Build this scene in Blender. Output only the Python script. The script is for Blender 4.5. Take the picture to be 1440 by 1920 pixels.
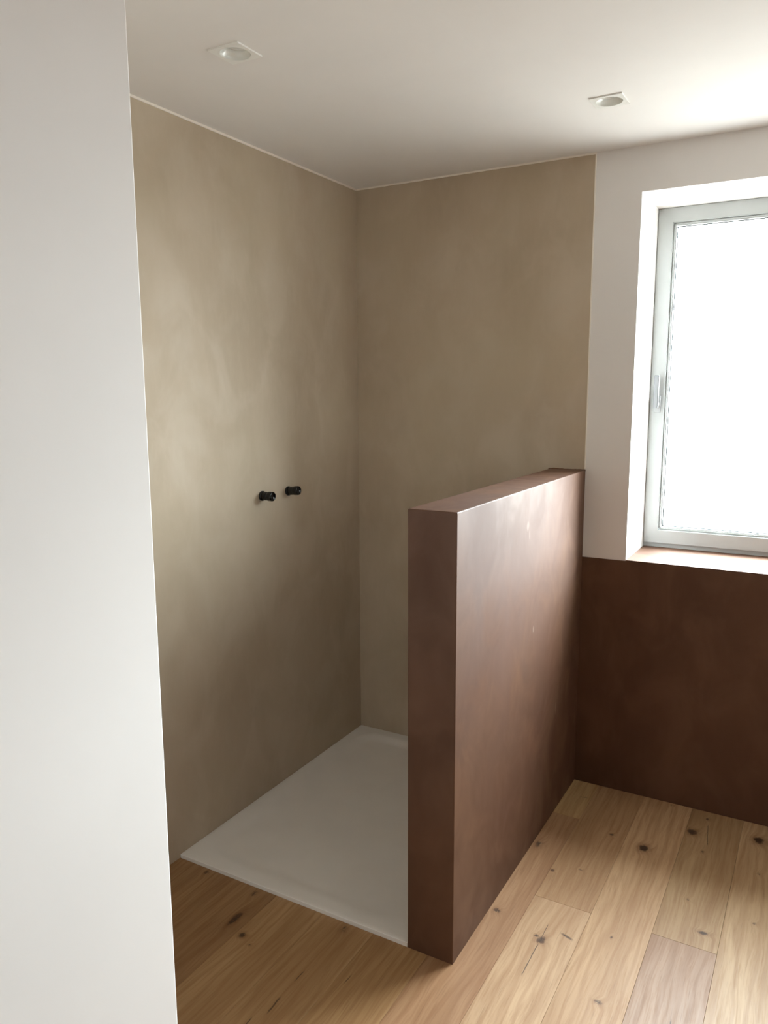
import bpy, bmesh, math, random
from mathutils import Vector, Matrix

for o in list(bpy.data.objects):
    bpy.data.objects.remove(o, do_unlink=True)
scene = bpy.context.scene
COL = scene.collection

# ------------------------------------------------------------------ camera
cam_data = bpy.data.cameras.new('camera')
cam = bpy.data.objects.new('camera', cam_data)
COL.objects.link(cam)
cam.location = (1.8376, -2.9928, 1.5922)
cam.rotation_euler = (1.4157, 0.0043, 0.5179)
cam_data.sensor_fit = 'VERTICAL'
cam_data.sensor_height = 36.0
cam_data.lens = 1451.4 / 1920 * 36.0
cam_data.clip_start = 0.02
scene.camera = cam

# ------------------------------------------------------------------ world: bright overcast sky over pale ground
SKY = 50.0
GROUND = 7.6
world = bpy.data.worlds.new('overcast_sky')
scene.world = world
world.use_nodes = True
wn, wl = world.node_tree.nodes, world.node_tree.links
wn.clear()
w_out = wn.new('ShaderNodeOutputWorld')
w_bg = wn.new('ShaderNodeBackground')
w_tc = wn.new('ShaderNodeTexCoord')
w_sep = wn.new('ShaderNodeSeparateXYZ')
w_map = wn.new('ShaderNodeMapRange')
w_map.inputs['From Min'].default_value = -0.04
w_map.inputs['From Max'].default_value = 0.04
w_mix = wn.new('ShaderNodeMix'); w_mix.data_type = 'RGBA'
w_mix.inputs['A'].default_value = (0.96 * GROUND, 0.98 * GROUND, 0.95 * GROUND, 1)
w_mix.inputs['B'].default_value = (0.93 * SKY, 1.015 * SKY, 1.08 * SKY, 1)
wl.new(w_tc.outputs['Generated'], w_sep.inputs[0])
wl.new(w_sep.outputs['Z'], w_map.inputs['Value'])
wl.new(w_map.outputs[0], w_mix.inputs['Factor'])
wl.new(w_mix.outputs['Result'], w_bg.inputs['Color'])
wl.new(w_bg.outputs[0], w_out.inputs[0])

# room measures (metres)
H = 2.45                       # ceiling height
RX, RY = 3.0, -3.9             # right wall, rear wall
WX0, WX1, WZ0, WZ1 = 1.2, 2.32, 0.942, 2.293   # window opening
WD = 0.312                     # depth of the reveal up to the frame
PX0, PX1, PY, PH = 0.89, 1.033, -1.206, 1.285   # half-height partition

# sampling aid only: a portal in the window opening guides sky light into the room
pl = bpy.data.lights.new('window_portal', 'AREA')
pl.shape = 'RECTANGLE'
pl.size, pl.size_y = WX1 - WX0, WZ1 - WZ0
pl.cycles.is_portal = True
plo = bpy.data.objects.new('window_portal', pl)
COL.objects.link(plo)
plo.location = ((WX0 + WX1) / 2, WD + 0.12, (WZ0 + WZ1) / 2)
plo.rotation_euler = (math.radians(-90), 0, 0)

vs = scene.view_settings
vs.view_transform = 'Standard'
vs.look = 'None'
vs.exposure = 0.2
vs.gamma = 1.0
vs.use_curve_mapping = False
scene.cycles.use_denoising = True
scene.cycles.max_bounces = 8
scene.cycles.diffuse_bounces = 7
scene.cycles.glossy_bounces = 4
scene.cycles.transparent_max_bounces = 8
scene.cycles.adaptive_threshold = 0.02
scene.cycles.sample_clamp_indirect = 12.0

# ------------------------------------------------------------------ materials
def srgb(r, g, b):
    def f(c):
        c /= 255.0
        return c / 12.92 if c <= 0.04045 else ((c + 0.055) / 1.055) ** 2.4
    return (f(r), f(g), f(b), 1.0)

class NT:
    def __init__(self, name):
        self.m = bpy.data.materials.new(name)
        self.m.use_nodes = True
        self.n, self.l = self.m.node_tree.nodes, self.m.node_tree.links
        self.n.clear()
        self.out = self.n.new('ShaderNodeOutputMaterial')
    def node(self, t, **kw):
        nd = self.n.new(t)
        for k, v in kw.items():
            setattr(nd, k, v)
        return nd
    def link(self, a, b):
        self.l.new(a, b)
    def inp(self, sock, v):
        if isinstance(v, bpy.types.NodeSocket):
            self.l.new(v, sock)
        else:
            sock.default_value = v
    def math(self, op, a, b=None, clamp=False):
        nd = self.node('ShaderNodeMath', operation=op, use_clamp=clamp)
        self.inp(nd.inputs[0], a)
        if b is not None:
            self.inp(nd.inputs[1], b)
        return nd.outputs[0]
    def vmath(self, op, a, b=None):
        nd = self.node('ShaderNodeVectorMath', operation=op)
        self.inp(nd.inputs[0], a)
        if b is not None:
            self.inp(nd.inputs[1], b)
        return nd.outputs['Value'] if op in ('LENGTH', 'DISTANCE', 'DOT_PRODUCT') else nd.outputs[0]
    def mix(self, f, a, b, blend='MIX'):
        nd = self.node('ShaderNodeMix', data_type='RGBA', blend_type=blend)
        self.inp(nd.inputs['Factor'], f)
        self.inp(nd.inputs['A'], a)
        self.inp(nd.inputs['B'], b)
        return nd.outputs['Result']
    def noise(self, vec, scale, detail=3, rough=0.5, dist=0.0):
        nd = self.node('ShaderNodeTexNoise')
        self.inp(nd.inputs['Vector'], vec)
        nd.inputs['Scale'].default_value = scale
        nd.inputs['Detail'].default_value = detail
        nd.inputs['Roughness'].default_value = rough
        nd.inputs['Distortion'].default_value = dist
        return nd.outputs['Fac']
    def rng(self, v, a, b, c=0.0, d=1.0, smooth=True):
        nd = self.node('ShaderNodeMapRange', interpolation_type='SMOOTHSTEP' if smooth else 'LINEAR')
        self.inp(nd.inputs['Value'], v)
        for k, x in zip(('From Min', 'From Max', 'To Min', 'To Max'), (a, b, c, d)):
            nd.inputs[k].default_value = x
        return nd.outputs[0]
    def pos(self):
        return self.node('ShaderNodeNewGeometry').outputs['Position']
    def scale(self, v, s):
        nd = self.node('ShaderNodeMapping')
        self.inp(nd.inputs['Vector'], v)
        nd.inputs['Scale'].default_value = s
        return nd.outputs[0]
    def bsdf(self, color, rough, spec=0.5, bump=None, bump_dist=0.001, bump_str=1.0, **kw):
        b = self.node('ShaderNodeBsdfPrincipled')
        self.inp(b.inputs['Base Color'], color)
        self.inp(b.inputs['Roughness'], rough)
        b.inputs['Specular IOR Level'].default_value = spec
        for k, v in kw.items():
            self.inp(b.inputs[k], v)
        if bump is not None:
            bp = self.node('ShaderNodeBump')
            bp.inputs['Distance'].default_value = bump_dist
            bp.inputs['Strength'].default_value = bump_str
            self.link(bump, bp.inputs['Height'])
            self.link(bp.outputs[0], b.inputs['Normal'])
        self.link(b.outputs[0], self.out.inputs[0])
        return self.m

def mat_paint(name, col, rough=0.85, spec=0.25):
    t = NT(name)
    p = t.pos()
    n = t.noise(p, 2.2, 3)
    c = t.mix(t.rng(n, 0.35, 0.65), col, tuple(x * 0.97 for x in col[:3]) + (1,))
    return t.bsdf(c, rough, spec)

def mat_plaster(name, dark, mid, light, rough, spec, tint, scuffs=(), cloud=0.55):
    """troweled mineral plaster: soft clouds, faint vertical strokes"""
    t = NT(name)
    p = t.pos()
    big = t.noise(t.scale(p, (1.0, 1.0, 0.75)), 2.1, 2, 0.5, 0.5)
    med = t.noise(t.scale(p, (1.0, 1.0, 0.7)), 6.0, 3, 0.55, 0.6)
    fine = t.noise(t.scale(p, (1.6, 1.6, 0.55)), 26.0, 2, 0.6)
    c = t.mix(t.rng(big, 0.30, 0.70), dark, mid)
    c = t.mix(t.math('MULTIPLY', t.rng(med, 0.38, 0.72), cloud), c, light)
    c = t.mix(t.math('MULTIPLY', t.rng(fine, 0.35, 0.8), 0.12), c, light)
    tn = t.noise(t.scale(p, (1, 1, 0.9)), 1.7, 2)
    c = t.mix(t.math('MULTIPLY', t.rng(tn, 0.45, 0.7), 0.35), c, tint)
    for (q, sc, amt) in scuffs:
        d = t.vmath('LENGTH', t.vmath('MULTIPLY', t.vmath('SUBTRACT', p, q), sc))
        d = t.math('ADD', d, t.math('MULTIPLY', t.math('SUBTRACT', fine, 0.5), 0.9))
        c = t.mix(t.math('MULTIPLY', t.rng(d, 1.0, 0.35), amt), c, srgb(168, 146, 132))
    r = t.rng(med, 0.3, 0.75, rough + 0.06, rough - 0.08)
    return t.bsdf(c, r, spec, t.noise(t.scale(p, (1, 1, .7)), 18, 2), 0.0012, 0.35)

M_WHITE = mat_paint('white_wall_paint', srgb(233, 230, 227))
M_CEIL = mat_paint('white_ceiling_paint', srgb(234, 231, 228))
M_BEIGE = mat_plaster('beige_lime_plaster', srgb(178, 162, 140), srgb(190, 174, 152), srgb(204, 190, 170),
                      0.62, 0.3, srgb(184, 170, 144), (), 0.38)
SC = [((1.033, -0.659, 1.165), (1.0, 75, 55), 0.2), ((1.033, -0.640, 1.135), (1.0, 150, 40), 0.22),
      ((1.033, -0.579, 0.803), (1.0, 150, 70), 0.4), ((1.033, -0.30, 0.42), (1.0, 120, 30), 0.2)]
M_BROWN = mat_plaster('brown_lime_plaster', srgb(82, 54, 36), srgb(93, 63, 44), srgb(112, 81, 61),
                      0.60, 0.42, srgb(92, 58, 41), SC)
M_TRIM = mat_paint('white_edge_filler', srgb(240, 233, 222))

def mat_simple(name, col, rough, spec=0.5, var=0.03, scale=8.0, bump=0.0, **kw):
    t = NT(name)
    p = t.pos()
    n = t.noise(p, scale, 3)
    c = t.mix(t.rng(n, 0.3, 0.7), col, tuple(x * (1 - var) for x in col[:3]) + (1,))
    if bump:
        return t.bsdf(c, rough, spec, t.noise(p, 300, 2), bump, 0.4, **kw)
    return t.bsdf(c, rough, spec, **kw)

M_TRAY = mat_simple('white_matt_tray', srgb(232, 228, 222), 0.42, 0.45)
M_PVC = mat_simple('white_window_plastic', srgb(178, 181, 180), 0.4, 0.35)
M_GASKET = mat_simple('dark_rubber_gasket', srgb(60, 60, 62), 0.7, 0.3)
M_LAMPW = mat_simple('white_lamp_enamel', srgb(236, 236, 232), 0.28, 0.5)
M_REFL = mat_simple('satin_white_reflector', srgb(232, 233, 228), 0.16, 0.9)
M_LENS = mat_simple('frosted_lamp_lens', srgb(196, 194, 184), 0.3, 0.5)
M_BLACK = mat_simple('black_glossy_plastic', srgb(5, 5, 7), 0.15, 0.45, 0.2)
M_RUBBER = mat_simple('black_valve_rubber', srgb(8, 8, 9), 0.35, 0.4, 0.2)
M_SUB = mat_simple('grey_screed', srgb(120, 116, 110), 0.9, 0.2, 0.15, 20)
M_HANDLE = mat_simple('white_handle_lacquer', srgb(172, 174, 175), 0.4, 0.35)
M_LEVER = mat_simple('shaded_lever_grey', srgb(128, 129, 131), 0.42, 0.5, 0.05, 30.0, 0.0, Metallic=0.6)  # shade on the white lever's side, put into an all-over grey
M_EDGE = mat_simple('lit_edge_white', srgb(246, 244, 240), 0.3, 0.5)  # light on the tray's front edge, put into a paler white

def mat_glass():
    t = NT('window_glass')
    tr = t.node('ShaderNodeBsdfTransparent')
    tr.inputs[0].default_value = (0.97, 0.985, 0.975, 1)
    gl = t.node('ShaderNodeBsdfGlossy')
    gl.inputs['Roughness'].default_value = 0.02
    fr = t.node('ShaderNodeFresnel')
    geo = t.node('ShaderNodeNewGeometry')      # rays pass straight through, so both faces reflect like the outer one
    t.link(t.rng(geo.outputs['Backfacing'], 0, 1, 1.45, 1 / 1.45, False), fr.inputs['IOR'])
    mx = t.node('ShaderNodeMixShader')
    t.link(fr.outputs[0], mx.inputs[0])
    t.link(tr.outputs[0], mx.inputs[1])
    t.link(gl.outputs[0], mx.inputs[2])
    t.link(mx.outputs[0], t.out.inputs[0])
    return t.m
M_GLASS = mat_glass()

# knots (x, y, radius across, radius along, strength) and cracks (x0, y0, x1, y1, half width) in the oak floor
KNOTS = [(1.384, -0.366, .016, .020, 1.0), (1.516, -0.175, .018, .020, .95), (1.732, -0.119, .018, .022, .95),
         (1.266, -0.336, .008, .008, .7), (1.554, -0.057, .008, .009, .6), (1.144, -0.647, .006, .006, .8),
         (1.224, -0.597, .010, .006, .35), (1.055, -0.521, .012, .022, .6), (1.057, -0.930, .012, .013, .65),
         (1.218, -0.988, .014, .018, .75), (1.200, -0.977, .009, .007, .6), (1.423, -1.140, .012, .011, .5),
         (1.564, -0.585, .009, .010, .4), (1.625, -0.725, .016, .009, .7), (1.756, -0.605, .009, .010, .35),
         (1.394, -0.875, .004, .008, .5), (1.567, -0.289, .006, .009, .5), (1.421, -0.018, .008, .006, .5),
         (1.749, -0.331, .010, .012, .3), (0.374, -1.358, .011, .034, .95), (0.439, -1.402, .010, .011, .9),
         (0.485, -1.424, .005, .005, .6), (0.349, -1.234, .008, .016, .5), (0.688, -1.229, .010, .016, .6),
         (0.138, -1.225, .010, .012, .5), (1.90, -1.35, .014, .016, .8), (2.25, -0.62, .014, .016, .8),
         (1.30, -2.0, .015, .018, .8), (2.5, -1.7, .015, .018, .7), (0.86, -2.1, .012, .016, .7)]
CRACKS = [(1.215, -0.905, 1.215, -0.990, .0016), (1.215, -1.00, 1.215, -1.155, .0022),
          (0.684, -1.423, 0.683, -1.480, .0022), (0.683, -1.530, 0.687, -1.605, .0034),
          (0.660, -1.62, 0.664, -1.70, .0026), (0.807, -1.37, 0.805, -1.42, .0018), (1.253, -0.929, 1.305, -0.946, .0060),
          (1.560, -0.09, 1.577, -0.245, .0018), (1.085, -0.13, 1.128, -0.122, .0030), (1.6, -1.10, 1.605, -1.20, .002)]

def mat_oak(KNOTS, CRACKS):
    t = NT('oiled_oak_floor')
    p = t.pos()
    info = t.node('ShaderNodeObjectInfo')
    rnd = info.outputs['Random']
    comb = t.node('ShaderNodeCombineXYZ')
    t.link(t.math('MULTIPLY', rnd, 3.7), comb.inputs[0])
    t.link(t.math('MULTIPLY', rnd, 9.1), comb.inputs[1])
    q = t.vmath('ADD', p, comb.outputs[0])
    warp = t.node('ShaderNodeTexNoise')
    t.link(t.scale(q, (1, .25, 1)), warp.inputs['Vector'])
    warp.inputs['Scale'].default_value = 7.0
    warp.inputs['Detail'].default_value = 2
    wv = t.vmath('MULTIPLY', t.vmath('SUBTRACT', warp.outputs['Color'], (.5, .5, .5)), (.05, .12, 0))
    kn_mask = halo = None
    for (kx, ky, rx, ry, s) in KNOTS:
        d = t.vmath('LENGTH', t.vmath('MULTIPLY', t.vmath('SUBTRACT', p, (kx, ky, 0)), (1 / rx, 1 / ry, 0)))
        m = t.math('MULTIPLY', t.math('SUBTRACT', 1.25, d, True), s)
        h = t.math('MULTIPLY', t.rng(d, 3.0, 0.4), s)
        kn_mask = m if kn_mask is None else t.math('MAXIMUM', kn_mask, m)
        halo = h if halo is None else t.math('MAXIMUM', halo, h)
    g = t.vmath('ADD', q, wv)
    if KNOTS:                                  # the grain bends round each knot
        hv = t.node('ShaderNodeCombineXYZ')
        t.link(t.math('MULTIPLY', halo, 0.02), hv.inputs[0])
        g = t.vmath('ADD', g, hv.outputs[0])
    broad = t.noise(t.scale(g, (1, .14, 1)), 11.0, 2, .5)
    grain = t.noise(t.scale(g, (1, .05, 1)), 120.0, 4, .65, .2)
    pores = t.noise(t.scale(g, (1, .03, 1)), 330.0, 2, .5)
    ringn = t.node('ShaderNodeTexWave', wave_type='BANDS', bands_direction='X', wave_profile='SIN')
    t.link(t.scale(g, (1, .12, 1)), ringn.inputs['Vector'])
    ringn.inputs['Scale'].default_value = 9.0
    ringn.inputs['Distortion'].default_value = 9.0
    ringn.inputs['Detail'].default_value = 2.5
    ringn.inputs['Detail Scale'].default_value = 1.4
    base = info.outputs['Color']
    dark = t.mix(1.0, base, srgb(214, 192, 172), 'MULTIPLY')
    lite = t.mix(1.0, base, (1.12, 1.12, 1.12, 1), 'MULTIPLY')
    c = t.mix(t.rng(broad, .25, .75), t.mix(.5, base, dark), lite)
    c = t.mix(t.math('MULTIPLY', t.rng(grain, .40, .74), .60), c, dark)
    c = t.mix(t.math('MULTIPLY', t.rng(ringn.outputs['Fac'], .50, 1.0), .38), c, dark)
    c = t.mix(t.math('MULTIPLY', t.rng(pores, .58, .75), .28), c, srgb(104, 74, 50))
    kn = t.noise(t.scale(p, (1, .7, 1)), 75, 4, .7, .5)
    marks = None
    if KNOTS:
        wob = t.math('ADD', kn_mask, t.math('MULTIPLY', t.math('SUBTRACT', kn, .5), 1.7))
        c = t.mix(t.math('MULTIPLY', t.rng(t.math('ADD', halo, t.math('SUBTRACT', kn, .5)), .1, 1.0), .55), c, srgb(112, 74, 44))
        marks = t.math('MULTIPLY', t.rng(wob, .10, .62), t.rng(kn_mask, 0.0, .25))
        c = t.mix(t.math('MULTIPLY', marks, .86), c, t.mix(t.rng(kn, .45, .7), srgb(40, 27, 20), srgb(92, 60, 38)))
    cm = None
    for (x0, y0, x1, y1, hw) in CRACKS:
        a = Vector((x0, y0, 0)); b = Vector((x1, y1, 0)); dd = b - a; L = dd.length; u = dd / L
        rel = t.vmath('SUBTRACT', p, tuple(a))
        s = t.vmath('DOT_PRODUCT', rel, tuple(u))
        w = t.vmath('DOT_PRODUCT', rel, (-u.y, u.x, 0))
        w = t.math('ADD', w, t.math('MULTIPLY', t.math('SUBTRACT', kn, .5), .006))
        e = t.rng(t.math('ABSOLUTE', t.math('SUBTRACT', s, L / 2)), L / 2, L / 2 - .02)
        m = t.math('MULTIPLY', t.rng(t.math('ABSOLUTE', w), hw, hw * .25), e)
        cm = m if cm is None else t.math('MAXIMUM', cm, m)
    if cm is not None:
        c = t.mix(t.math('MULTIPLY', cm, .8), c, srgb(58, 40, 32))
    return t.bsdf(c, t.rng(grain, .3, .8, .44, .56), .4)
M_OAK = mat_oak([], [])

# ------------------------------------------------------------------ mesh helpers
def obj(name, bm, mat, parent=None, smooth=False):
    me = bpy.data.meshes.new(name)
    bmesh.ops.recalc_face_normals(bm, faces=bm.faces[:])
    bm.to_mesh(me); bm.free()
    if smooth:
        for f in me.polygons:
            f.use_smooth = True
    me.materials.append(mat)
    o = bpy.data.objects.new(name, me)
    COL.objects.link(o)
    if parent is not None:
        o.parent = parent
    return o

def struct(o, label, cat):
    o['kind'] = 'structure'; o['label'] = label; o['category'] = cat
    return o

def tag(o, label, cat, group=None):
    o['label'] = label; o['category'] = cat
    if group: o['group'] = group
    return o

def empty(name, loc=(0, 0, 0)):
    o = bpy.data.objects.new(name, None)
    o.empty_display_size = .05
    o.location = loc
    COL.objects.link(o)
    return o

def box_bm(x0, x1, y0, y1, z0, z1, bevel=0.0, seg=2, bm=None):
    bm = bm or bmesh.new()
    v = [bm.verts.new((x, y, z)) for x in (x0, x1) for y in (y0, y1) for z in (z0, z1)]
    fs = [bm.faces.new([v[i] for i in q]) for q in
          ((0, 1, 3, 2), (4, 6, 7, 5), (0, 4, 5, 1), (2, 3, 7, 6), (0, 2, 6, 4), (1, 5, 7, 3))]
    if bevel:
        es = list({e for f in fs for e in f.edges})
        bmesh.ops.bevel(bm, geom=es, offset=bevel, segments=seg, profile=.5, affect='EDGES', clamp_overlap=True)
    return bm

def voxel_bm(xs, ys, zs, empty_cells):
    """solid block on a grid, with some cells left out; only outer faces are made"""
    bm = bmesh.new()
    nx, ny, nz = len(xs) - 1, len(ys) - 1, len(zs) - 1
    full = lambda i, j, k: 0 <= i < nx and 0 <= j < ny and 0 <= k < nz and (i, j, k) not in empty_cells
    cache = {}
    def V(i, j, k):
        if (i, j, k) not in cache:
            cache[(i, j, k)] = bm.verts.new((xs[i], ys[j], zs[k]))
        return cache[(i, j, k)]
    for i in range(nx):
        for j in range(ny):
            for k in range(nz):
                if not full(i, j, k):
                    continue
                if not full(i - 1, j, k): bm.faces.new([V(i, j, k), V(i, j, k + 1), V(i, j + 1, k + 1), V(i, j + 1, k)])
                if not full(i + 1, j, k): bm.faces.new([V(i + 1, j, k), V(i + 1, j + 1, k), V(i + 1, j + 1, k + 1), V(i + 1, j, k + 1)])
                if not full(i, j - 1, k): bm.faces.new([V(i, j, k), V(i + 1, j, k), V(i + 1, j, k + 1), V(i, j, k + 1)])
                if not full(i, j + 1, k): bm.faces.new([V(i, j + 1, k), V(i, j + 1, k + 1), V(i + 1, j + 1, k + 1), V(i + 1, j + 1, k)])
                if not full(i, j, k - 1): bm.faces.new([V(i, j, k), V(i, j + 1, k), V(i + 1, j + 1, k), V(i + 1, j, k)])
                if not full(i, j, k + 1): bm.faces.new([V(i, j, k + 1), V(i + 1, j, k + 1), V(i + 1, j + 1, k + 1), V(i, j + 1, k + 1)])
    return bm

def lathe_bm(profile, seg=40, axis='Z', closed_ends=True):
    """profile: (radius, along) pairs turned round an axis"""
    bm = bmesh.new()
    rings = []
    for r, a in profile:
        ring = []
        for i in range(seg):
            t = 2 * math.pi * i / seg
            c, s = r * math.cos(t), r * math.sin(t)
            ring.append(bm.verts.new((c, s, a) if axis == 'Z' else (a, c, s)))
        rings.append(ring)
    for r0, r1 in zip(rings, rings[1:]):
        for i in range(seg):
            bm.faces.new([r0[i], r0[(i + 1) % seg], r1[(i + 1) % seg], r1[i]])
    if closed_ends:
        bm.faces.new(rings[0]); bm.faces.new(rings[-1])
    return bm

# ------------------------------------------------------------------ room shell
T = 0.12
LAMPS = [(0.450, -1.320), (1.198, -0.498)]
HC = 0.043                                    # half of each lamp cut-out
# floor slab with separate oak boards on it
floor = struct(obj('floor', box_bm(-T, RX + T, RY - T, 0.40, -.12, -.0145), M_SUB),
               'warm oak plank floor with dark knots around the shower', 'floor')
# ceiling with the square lamp cut-outs
xs = sorted([-T, RX + T] + [v for l in LAMPS for v in (l[0] - HC, l[0] + HC)])
ys = sorted([RY - T, 0.45] + [v for l in LAMPS for v in (l[1] - HC, l[1] + HC)])
hole = {(xs.index(l[0] - HC), ys.index(l[1] - HC), 0) for l in LAMPS}
struct(obj('ceiling', voxel_bm(xs, ys, [H, H + .12, H + .2], hole), M_CEIL), 'plain white painted ceiling above the shower', 'ceiling')
# walls
wall_left = struct(obj('wall_left', box_bm(-T, 0, RY, 0, -.0145, H), M_BEIGE),
                   'beige troweled plaster wall on the left of the shower', 'wall')
wall_back = struct(obj('wall_back', voxel_bm([-T, WX0, WX1, RX + T], [0, .45], [-.0145, WZ0, WZ1, H], {(1, 0, 1)}), M_WHITE),
                   'back wall, beige in the shower, white and brown around the window', 'wall')
wall_right = struct(obj('wall_right', box_bm(RX, RX + T, RY, 0, -.0145, H), M_WHITE), 'white wall with brown lower part to the right of the window', 'wall')
obj('brown_wainscot', box_bm(RX - .004, RX, RY, 0, 0, WZ0, .0012, 2), M_BROWN, wall_right)
struct(obj('sky_blocker_eave', box_bm(-1.0, 4.2, .45, .68, H, H + .18, .005, 1), M_WHITE), 'added unseen overhang outside the window that blocks steep sky light', 'light_blocker')  # unseen overhang, added to keep steep sky light off the floor by the window
struct(obj('wall_rear', box_bm(-T, RX + T, RY - T, RY, -.0145, H), M_BROWN), 'brown plastered wall behind the viewer', 'wall')
NX, NY = 0.893, -2.099
struct(obj('wall_near', box_bm(0, NX, RY, NY, -.0145, H, .003, 2), M_WHITE),
       'white wall corner in the left foreground, very close to the viewer', 'wall')
# finishes of the back wall
obj('beige_plaster', box_bm(0, 1.029, -.0025, 0, 0, H - .001), M_BEIGE, wall_back)['label'] = 'beige troweled plaster field of the back wall'
obj('brown_wainscot', box_bm(PX1 - .002, RX, -.004, 0, 0, WZ0, .0012, 2), M_BROWN, wall_back)['label'] = 'dark brown plastered lower wall under the window'
obj('window_sill', box_bm(WX0 + .0005, WX1 - .0005, -.004, WD + .01, WZ0, WZ0 + .004, .0015, 2), M_BROWN, wall_back)['label'] = 'brown plastered window sill'

# light filler lines where plaster meets ceiling and paint
struct(obj('trim_1', box_bm(0, .004, NY, 0, H - .007, H), M_TRIM), 'thin pale filler line between ceiling and left beige wall', 'trim')
struct(obj('trim_2', box_bm(.004, 1.029, -.0055, 0, H - .006, H), M_TRIM), 'thin pale filler line between ceiling and beige back wall', 'trim')
struct(obj('trim_3', box_bm(1.029, 1.0325, -.004, 0, PH + .004, H), M_TRIM), 'thin upright pale edge between beige plaster and white paint', 'trim')

# half-height partition
part = struct(obj('wall_partition', box_bm(PX0, PX1, PY, 0, -.0145, PH, .0028, 3), M_BROWN),
              'brown plastered half-height partition wall beside the shower tray', 'wall')
rng = random.Random(4)
bm = bmesh.new()
n = 22
rows = []
for i in range(n + 1):
    x = PX0 - .004 + (PX1 - PX0 + .004) * i / n
    u = i / n
    hh = .0018 + .0022 * (math.sin(u * 9) * .5 + .5) * (1 - .6 * u) + .0012 * rng.random()
    dd = .004 + .003 * rng.random()
    rows.append([bm.verts.new(v) for v in ((x, -.0005, PH - .004), (x, -dd - .004, PH - .004), (x, -dd, PH + hh * .6), (x, -.0005, PH + hh))])
for a, b in zip(rows, rows[1:]):
    for k in range(4):
        bm.faces.new([a[k], a[(k + 1) % 4], b[(k + 1) % 4], b[k]])
bm.faces.new(rows[0]); bm.faces.new(rows[-1])
obj('plaster_ridge', bm, M_BROWN, part)['label'] = 'ragged brown plaster ridge where partition meets wall'

# ------------------------------------------------------------------ oak boards
PITCH = .1795
S0 = 1.135
TONES = [srgb(196, 158, 112), srgb(203, 166, 120), srgb(190, 150, 104), srgb(208, 173, 128), srgb(184, 146, 104)]
rng = random.Random(11)
JOINTS = {0: [-.29, -2.45], 1: [-.80, -2.95], 2: [-1.75], 3: [-.80, -2.9], 4: [-1.55], -1: [-2.05], -2: [-2.6], -3: [-2.2],
          -4: [-2.7], -5: [-2.3], -6: [-2.9]}
FIX = {(0, 0): srgb(216, 182, 132), (0, 1): srgb(190, 150, 112), (1, 0): srgb(200, 163, 122), (1, 1): srgb(215, 181, 142),
       (2, 0): srgb(212, 176, 134), (3, 0): srgb(198, 166, 124), (3, 1): srgb(190, 157, 128), (4, 0): srgb(210, 178, 136)}

def board(poly, tone):
    bm = bmesh.new()
    lo = [bm.verts.new((x, y, -.0145)) for x, y in poly]
    hi = [bm.verts.new((x, y, 0)) for x, y in poly]
    top = bm.faces.new(hi)
    bm.faces.new(lo[::-1])
    m = len(poly)
    for i in range(m):
        bm.faces.new([lo[i], lo[(i + 1) % m], hi[(i + 1) % m], hi[i]])
    bmesh.ops.bevel(bm, geom=list(top.edges), offset=.0004, segments=1, affect='EDGES', clamp_overlap=True)
    bx0, bx1 = min(q[0] for q in poly), max(q[0] for q in poly)
    by0, by1 = min(q[1] for q in poly), max(q[1] for q in poly)
    kk = [q for q in KNOTS if bx0 < q[0] < bx1 and by0 < q[1] < by1]
    cc = [q for q in CRACKS if bx0 < (q[0] + q[2]) / 2 < bx1 and by0 < (q[1] + q[3]) / 2 < by1]
    o = obj('plank', bm, mat_oak(kk, cc) if kk or cc else M_OAK, floor)
    o.color = (tone[0] * .66, tone[1] * .645, tone[2] * .63, 1)
    return o

G = .00025
k = -7
while S0 + (k - 1) * PITCH < RX:
    x0, x1 = max(S0 + (k - 1) * PITCH, 0) + G, min(S0 + k * PITCH, RX) - G
    if x1 > .01:
        cuts = JOINTS.get(k, [-.4 - 1.6 * rng.random()])
        top = 0.0 if x1 > PX1 + .01 else PY - .0
        ends = [top] + [c for c in cuts if c < top - .05] + [RY]
        for i, (a, b) in enumerate(zip(ends, ends[1:])):
            tone = FIX.get((k, i), TONES[rng.randrange(len(TONES))])
            a2, b2 = a - G, b + G
            if x0 < PX1 < x1 and a2 > PY:
                xa = PX1 + G
                if b2 > PY:
                    poly = [(xa, b2), (x1, b2), (x1, a2), (xa, a2)]
                else:
                    poly = [(x0, b2), (x1, b2), (x1, a2), (xa, a2), (xa, PY - G), (x0, PY - G)]
            else:
                poly = [(x0, b2), (x1, b2), (x1, a2), (x0, a2)]
            board(poly, tone)
    k += 1

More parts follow.
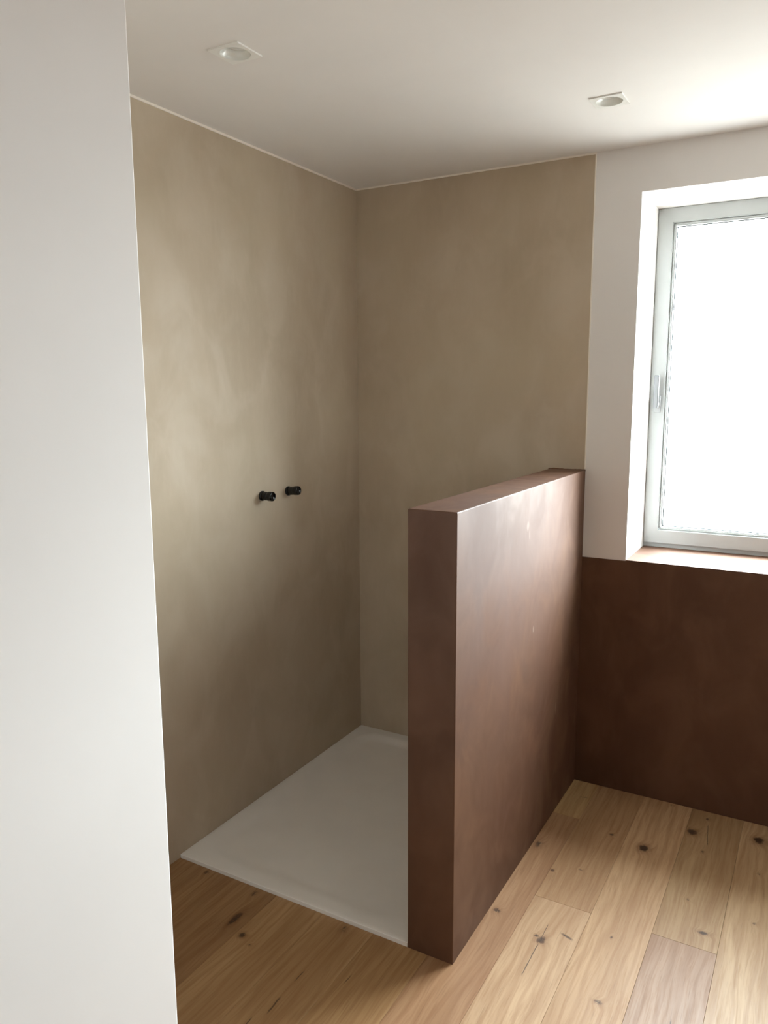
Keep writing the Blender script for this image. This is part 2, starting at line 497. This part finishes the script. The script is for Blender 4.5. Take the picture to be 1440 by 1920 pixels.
# ------------------------------------------------------------------ shower tray
def tray_bm():
    bm = bmesh.new()
    W, D, top = PX0 - .001, 1.204, .012
    nx, ny = 60, 80
    def height(x, y):
        # rounded rectangular hollow, rim 55 mm, walls slope in softly
        cx, cy = W / 2, -D / 2
        rim, rad = .052, .09
        qx = abs(x - cx) - (W / 2 - rim - rad)
        qy = abs(y - cy) - (D / 2 - rim - rad)
        d = math.hypot(max(qx, 0), max(qy, 0)) + min(max(qx, qy), 0) - rad
        s = min(max(-d / .040, 0), 1); s = s * s * (3 - 2 * s)
        back = min(max((y + D) / D, 0), 1)
        return top - (.004 + .009 * back) * s - .003 * min(max(-d / .45, 0), 1)
    fx = [W * i / nx for i in range(nx + 1)]
    fy = [-D + D * j / ny for j in range(ny + 1)]
    e = .0018
    fx = [0, e * .3, e] + [v for v in fx if e < v < W - e] + [W - e, W - e * .3, W]
    fy = [-D, -D + e * .3, -D + e] + [v for v in fy if -D + e < v < -e] + [-e, -e * .3, 0]
    def edge(x, y):
        m = min(x, W - x, y + D, -y)
        return 0 if m >= e - 1e-9 else (e - math.sqrt(max(e * e - (e - m) ** 2, 0)))
    V = [[bm.verts.new((x, y, height(x, y) - edge(x, y))) for y in fy] for x in fx]
    for i in range(len(fx) - 1):
        for j in range(len(fy) - 1):
            bm.faces.new([V[i][j], V[i + 1][j], V[i + 1][j + 1], V[i][j + 1]])
    rim = [V[i][0] for i in range(len(fx))] + [V[-1][j] for j in range(1, len(fy))] + \
          [V[i][-1] for i in range(len(fx) - 2, -1, -1)] + [V[0][j] for j in range(len(fy) - 2, 0, -1)]
    low = [bm.verts.new((v.co.x, v.co.y, -.0145)) for v in rim]
    m = len(rim)
    for i in range(m):
        bm.faces.new([rim[i], low[i], low[(i + 1) % m], rim[(i + 1) % m]])
    bm.faces.new(low)
    return bm
tray = obj('shower_tray', tray_bm(), M_TRAY, None, True)
for f in tray.data.polygons:
    f.use_smooth = abs(f.normal.z) > .9
obj('lit_edge_strip', box_bm(.002, PX0 - .001, -1.2058, -1.2038, -.0145, .0125, .0006, 1), M_EDGE, tray)  # added strip, paler than the tray, for light caught by its front edge
tag(tray, 'flat white shower tray set between beige wall and brown partition', 'shower tray')

# ------------------------------------------------------------------ window
win = empty('window_1', ((WX0 + WX1) / 2, WD, WZ0))
win['kind'] = 'structure'; win['label'] = 'white framed window with blown-out daylight behind the pane'; win['category'] = 'window'
WINV = Matrix.Translation(-Vector(win.location))
SILL = WZ0 + .004

def ring_rails(name, ox0, ox1, oz0, oz1, w, y0, y1, mat, bevel, wb=None):
    """four mitred bars round an opening"""
    wb = wb or w
    ix0, ix1, iz0, iz1 = ox0 + w, ox1 - w, oz0 + wb, oz1 - w
    polys = [((ox0, oz0), (ix0, iz0), (ix0, iz1), (ox0, oz1)), ((ox1, oz0), (ox1, oz1), (ix1, iz1), (ix1, iz0)),
             ((ox0, oz1), (ix0, iz1), (ix1, iz1), (ox1, oz1)), ((ox0, oz0), (ox1, oz0), (ix1, iz0), (ix0, iz0))]
    for pl_ in polys:
        bm = bmesh.new()
        a = [bm.verts.new((x, y0, z)) for x, z in pl_]
        b = [bm.verts.new((x, y1, z)) for x, z in pl_]
        bm.faces.new(a); bm.faces.new(b[::-1])
        for i in range(4):
            bm.faces.new([a[i], b[i], b[(i + 1) % 4], a[(i + 1) % 4]])
        bmesh.ops.recalc_face_normals(bm, faces=bm.faces[:])
        bmesh.ops.bevel(bm, geom=bm.edges[:], offset=bevel, segments=2, affect='EDGES', clamp_overlap=True)
        bm.transform(WINV)
        obj(name, bm, mat, win)
    return ix0, ix1, iz0, iz1

ring_rails('frame_rail', WX0, WX1, SILL, WZ1, .045, WD + .006, WD + .085, M_PVC, .0015, .050)
sx0, sx1, sz0, sz1 = WX0 + .002, WX1 - .002, SILL + .018, WZ1 - .001
i_ = ring_rails('sash_rail', sx0, sx1, sz0, sz1, .056, WD - .004, WD + .055, M_PVC, .002)
j_ = ring_rails('glazing_bead', i_[0] - .001, i_[1] + .001, i_[2] - .001, i_[3] + .001, .013, WD + .006, WD + .030, M_PVC, .004)
g_ = ring_rails('gasket', j_[0] - .002, j_[1] + .002, j_[2] - .002, j_[3] + .002, .0045, WD + .026, WD + .033, M_GASKET, .0005)
bm = box_bm(i_[0] - .004, i_[1] + .004, WD + .033, WD + .045, i_[2] - .004, i_[3] + .004)
bm.transform(WINV)
obj('pane', bm, M_GLASS, win)
# handle: small plate with a lever turned upward
hx, hz = sx0 + .030, 1.535
bm = box_bm(hx - .013, hx + .013, WD - .011, WD - .004, hz - .034, hz + .034, .003, 2)
bm.transform(WINV)
handle = obj('handle', bm, M_HANDLE, win)
bm = lathe_bm([(.009, 0), (.009, .026)], 20, 'Z')
bm.transform(Matrix.Translation((hx, WD - .010, hz)) @ Matrix.Rotation(math.radians(90), 4, 'X'))
bm.transform(WINV)
obj('neck', bm, M_HANDLE, handle, True)
bm = box_bm(hx - .010, hx + .010, WD - .046, WD - .033, hz - .016, hz + .115, .004, 3)
bm.transform(WINV)
obj('lever', bm, M_LEVER, handle)

# ------------------------------------------------------------------ ceiling downlights
def downlight(x, y, label, tilt):
    t = empty('downlight', (x, y, H))
    tag(t, label, 'downlight', 'square recessed downlights in the ceiling')
    half, r, th, seg = .049, .0395, .0035, 64
    bm = bmesh.new()
    o_lo, o_hi, i_lo, i_hi = [], [], [], []
    for i in range(seg):
        a = 2 * math.pi * i / seg + math.pi / 4
        c, s = math.cos(a), math.sin(a)
        f = half / max(abs(c), abs(s))
        o_lo.append(bm.verts.new(((f - .0006) * c, (f - .0006) * s, -th)))
        o_hi.append(bm.verts.new((f * c, f * s, 0)))
        i_lo.append(bm.verts.new((r * c, r * s, -th)))
        i_hi.append(bm.verts.new((r * c, r * s, 0.002)))
    for i in range(seg):
        j = (i + 1) % seg
        bm.faces.new([o_lo[i], o_lo[j], i_lo[j], i_lo[i]])
        bm.faces.new([o_hi[i], o_hi[j], o_lo[j], o_lo[i]])
        bm.faces.new([i_lo[i], i_lo[j], i_hi[j], i_hi[i]])
        bm.faces.new([o_hi[i], i_hi[i], i_hi[j], o_hi[j]])
    obj('face_plate', bm, M_LAMPW, t)
    rf = obj('reflector', lathe_bm([(.0395, -.0030), (.0388, .001), (.0362, .006), (.0318, .0115), (.0308, .0122), (.0308, .031),
                                    (.0325, .031), (.0330, .0130), (.0375, .0065), (.0405, .002)], 56, 'Z', False), M_REFL, t, True)
    bm = lathe_bm([(.0288, .0170), (.0268, .0140), (.0250, .0152), (.0240, .0190), (.0240, .034), (.0286, .034)], 48, 'Z', False)
    bm.transform(Matrix.Translation((0, 0, .020)) @ Matrix.Rotation(math.radians(tilt), 4, 'Y') @ Matrix.Translation((0, 0, -.020)))
    ring = obj('gimbal_ring', bm, M_LAMPW, t, True)
    bm = lathe_bm([(.0245, .022), (.018, .0205), (.008, .0195), (.002, .0193)], 40, 'Z', True)
    obj('lens', bm, M_LENS, t, True)
    bm = lathe_bm([(.0405, .031), (.0405, .090)], 40, 'Z', True)
    obj('housing', bm, M_RUBBER, t, True)
    return t
downlight(*LAMPS[0], 'square white recessed downlight in the ceiling above the shower entrance', 8)
downlight(*LAMPS[1], 'square white recessed downlight in the ceiling near the window', 0)

# ------------------------------------------------------------------ capped valve stubs on the shower wall
def valve(y, z, label, tilt):
    t = empty('shower_valve', (0, y, z))
    t.rotation_euler = (0, math.radians(-tilt[0]), math.radians(tilt[1]))
    tag(t, label, 'valve', 'black valve stubs on the shower wall')
    obj('wall_sleeve', lathe_bm([(.0145, -.002), (.0185, .0005), (.0188, .006), (.0175, .009), (.0150, .010)], 36, 'X'), M_RUBBER, t, True)
    obj('stem', lathe_bm([(.0165, .0090), (.0166, .014), (.0164, .028), (.0160, .031)], 36, 'X'), M_BLACK, t, True)
    bm = bmesh.new()
    seg = 48
    prof = [(.0152, .0305), (.0172, .032), (.0178, .036), (.0178, .050), (.0168, .0535), (.0130, .0545), (.0122, .0530), (.0004, .0528)]
    rings = []
    for r, a in prof:
        ring = []
        for i in range(seg):
            rr = r - (.0007 if (i % 4 < 1 and .0325 < a < .052) else 0)
            an = 2 * math.pi * i / seg
            ring.append(bm.verts.new((a, rr * math.cos(an), rr * math.sin(an))))
        rings.append(ring)
    for r0, r1 in zip(rings, rings[1:]):
        for i in range(seg):
            bm.faces.new([r0[i], r0[(i + 1) % seg], r1[(i + 1) % seg], r1[i]])
    bm.faces.new(rings[0]); bm.faces.new(rings[-1])
    obj('cap', bm, M_BLACK, t, True)
    return t
valve(-.704, 1.203, 'black capped valve stub on the beige shower wall, nearer the entrance', (0, 0))
valve(-.540, 1.203, 'black capped valve stub on the beige shower wall, nearer the corner', (5, 0))
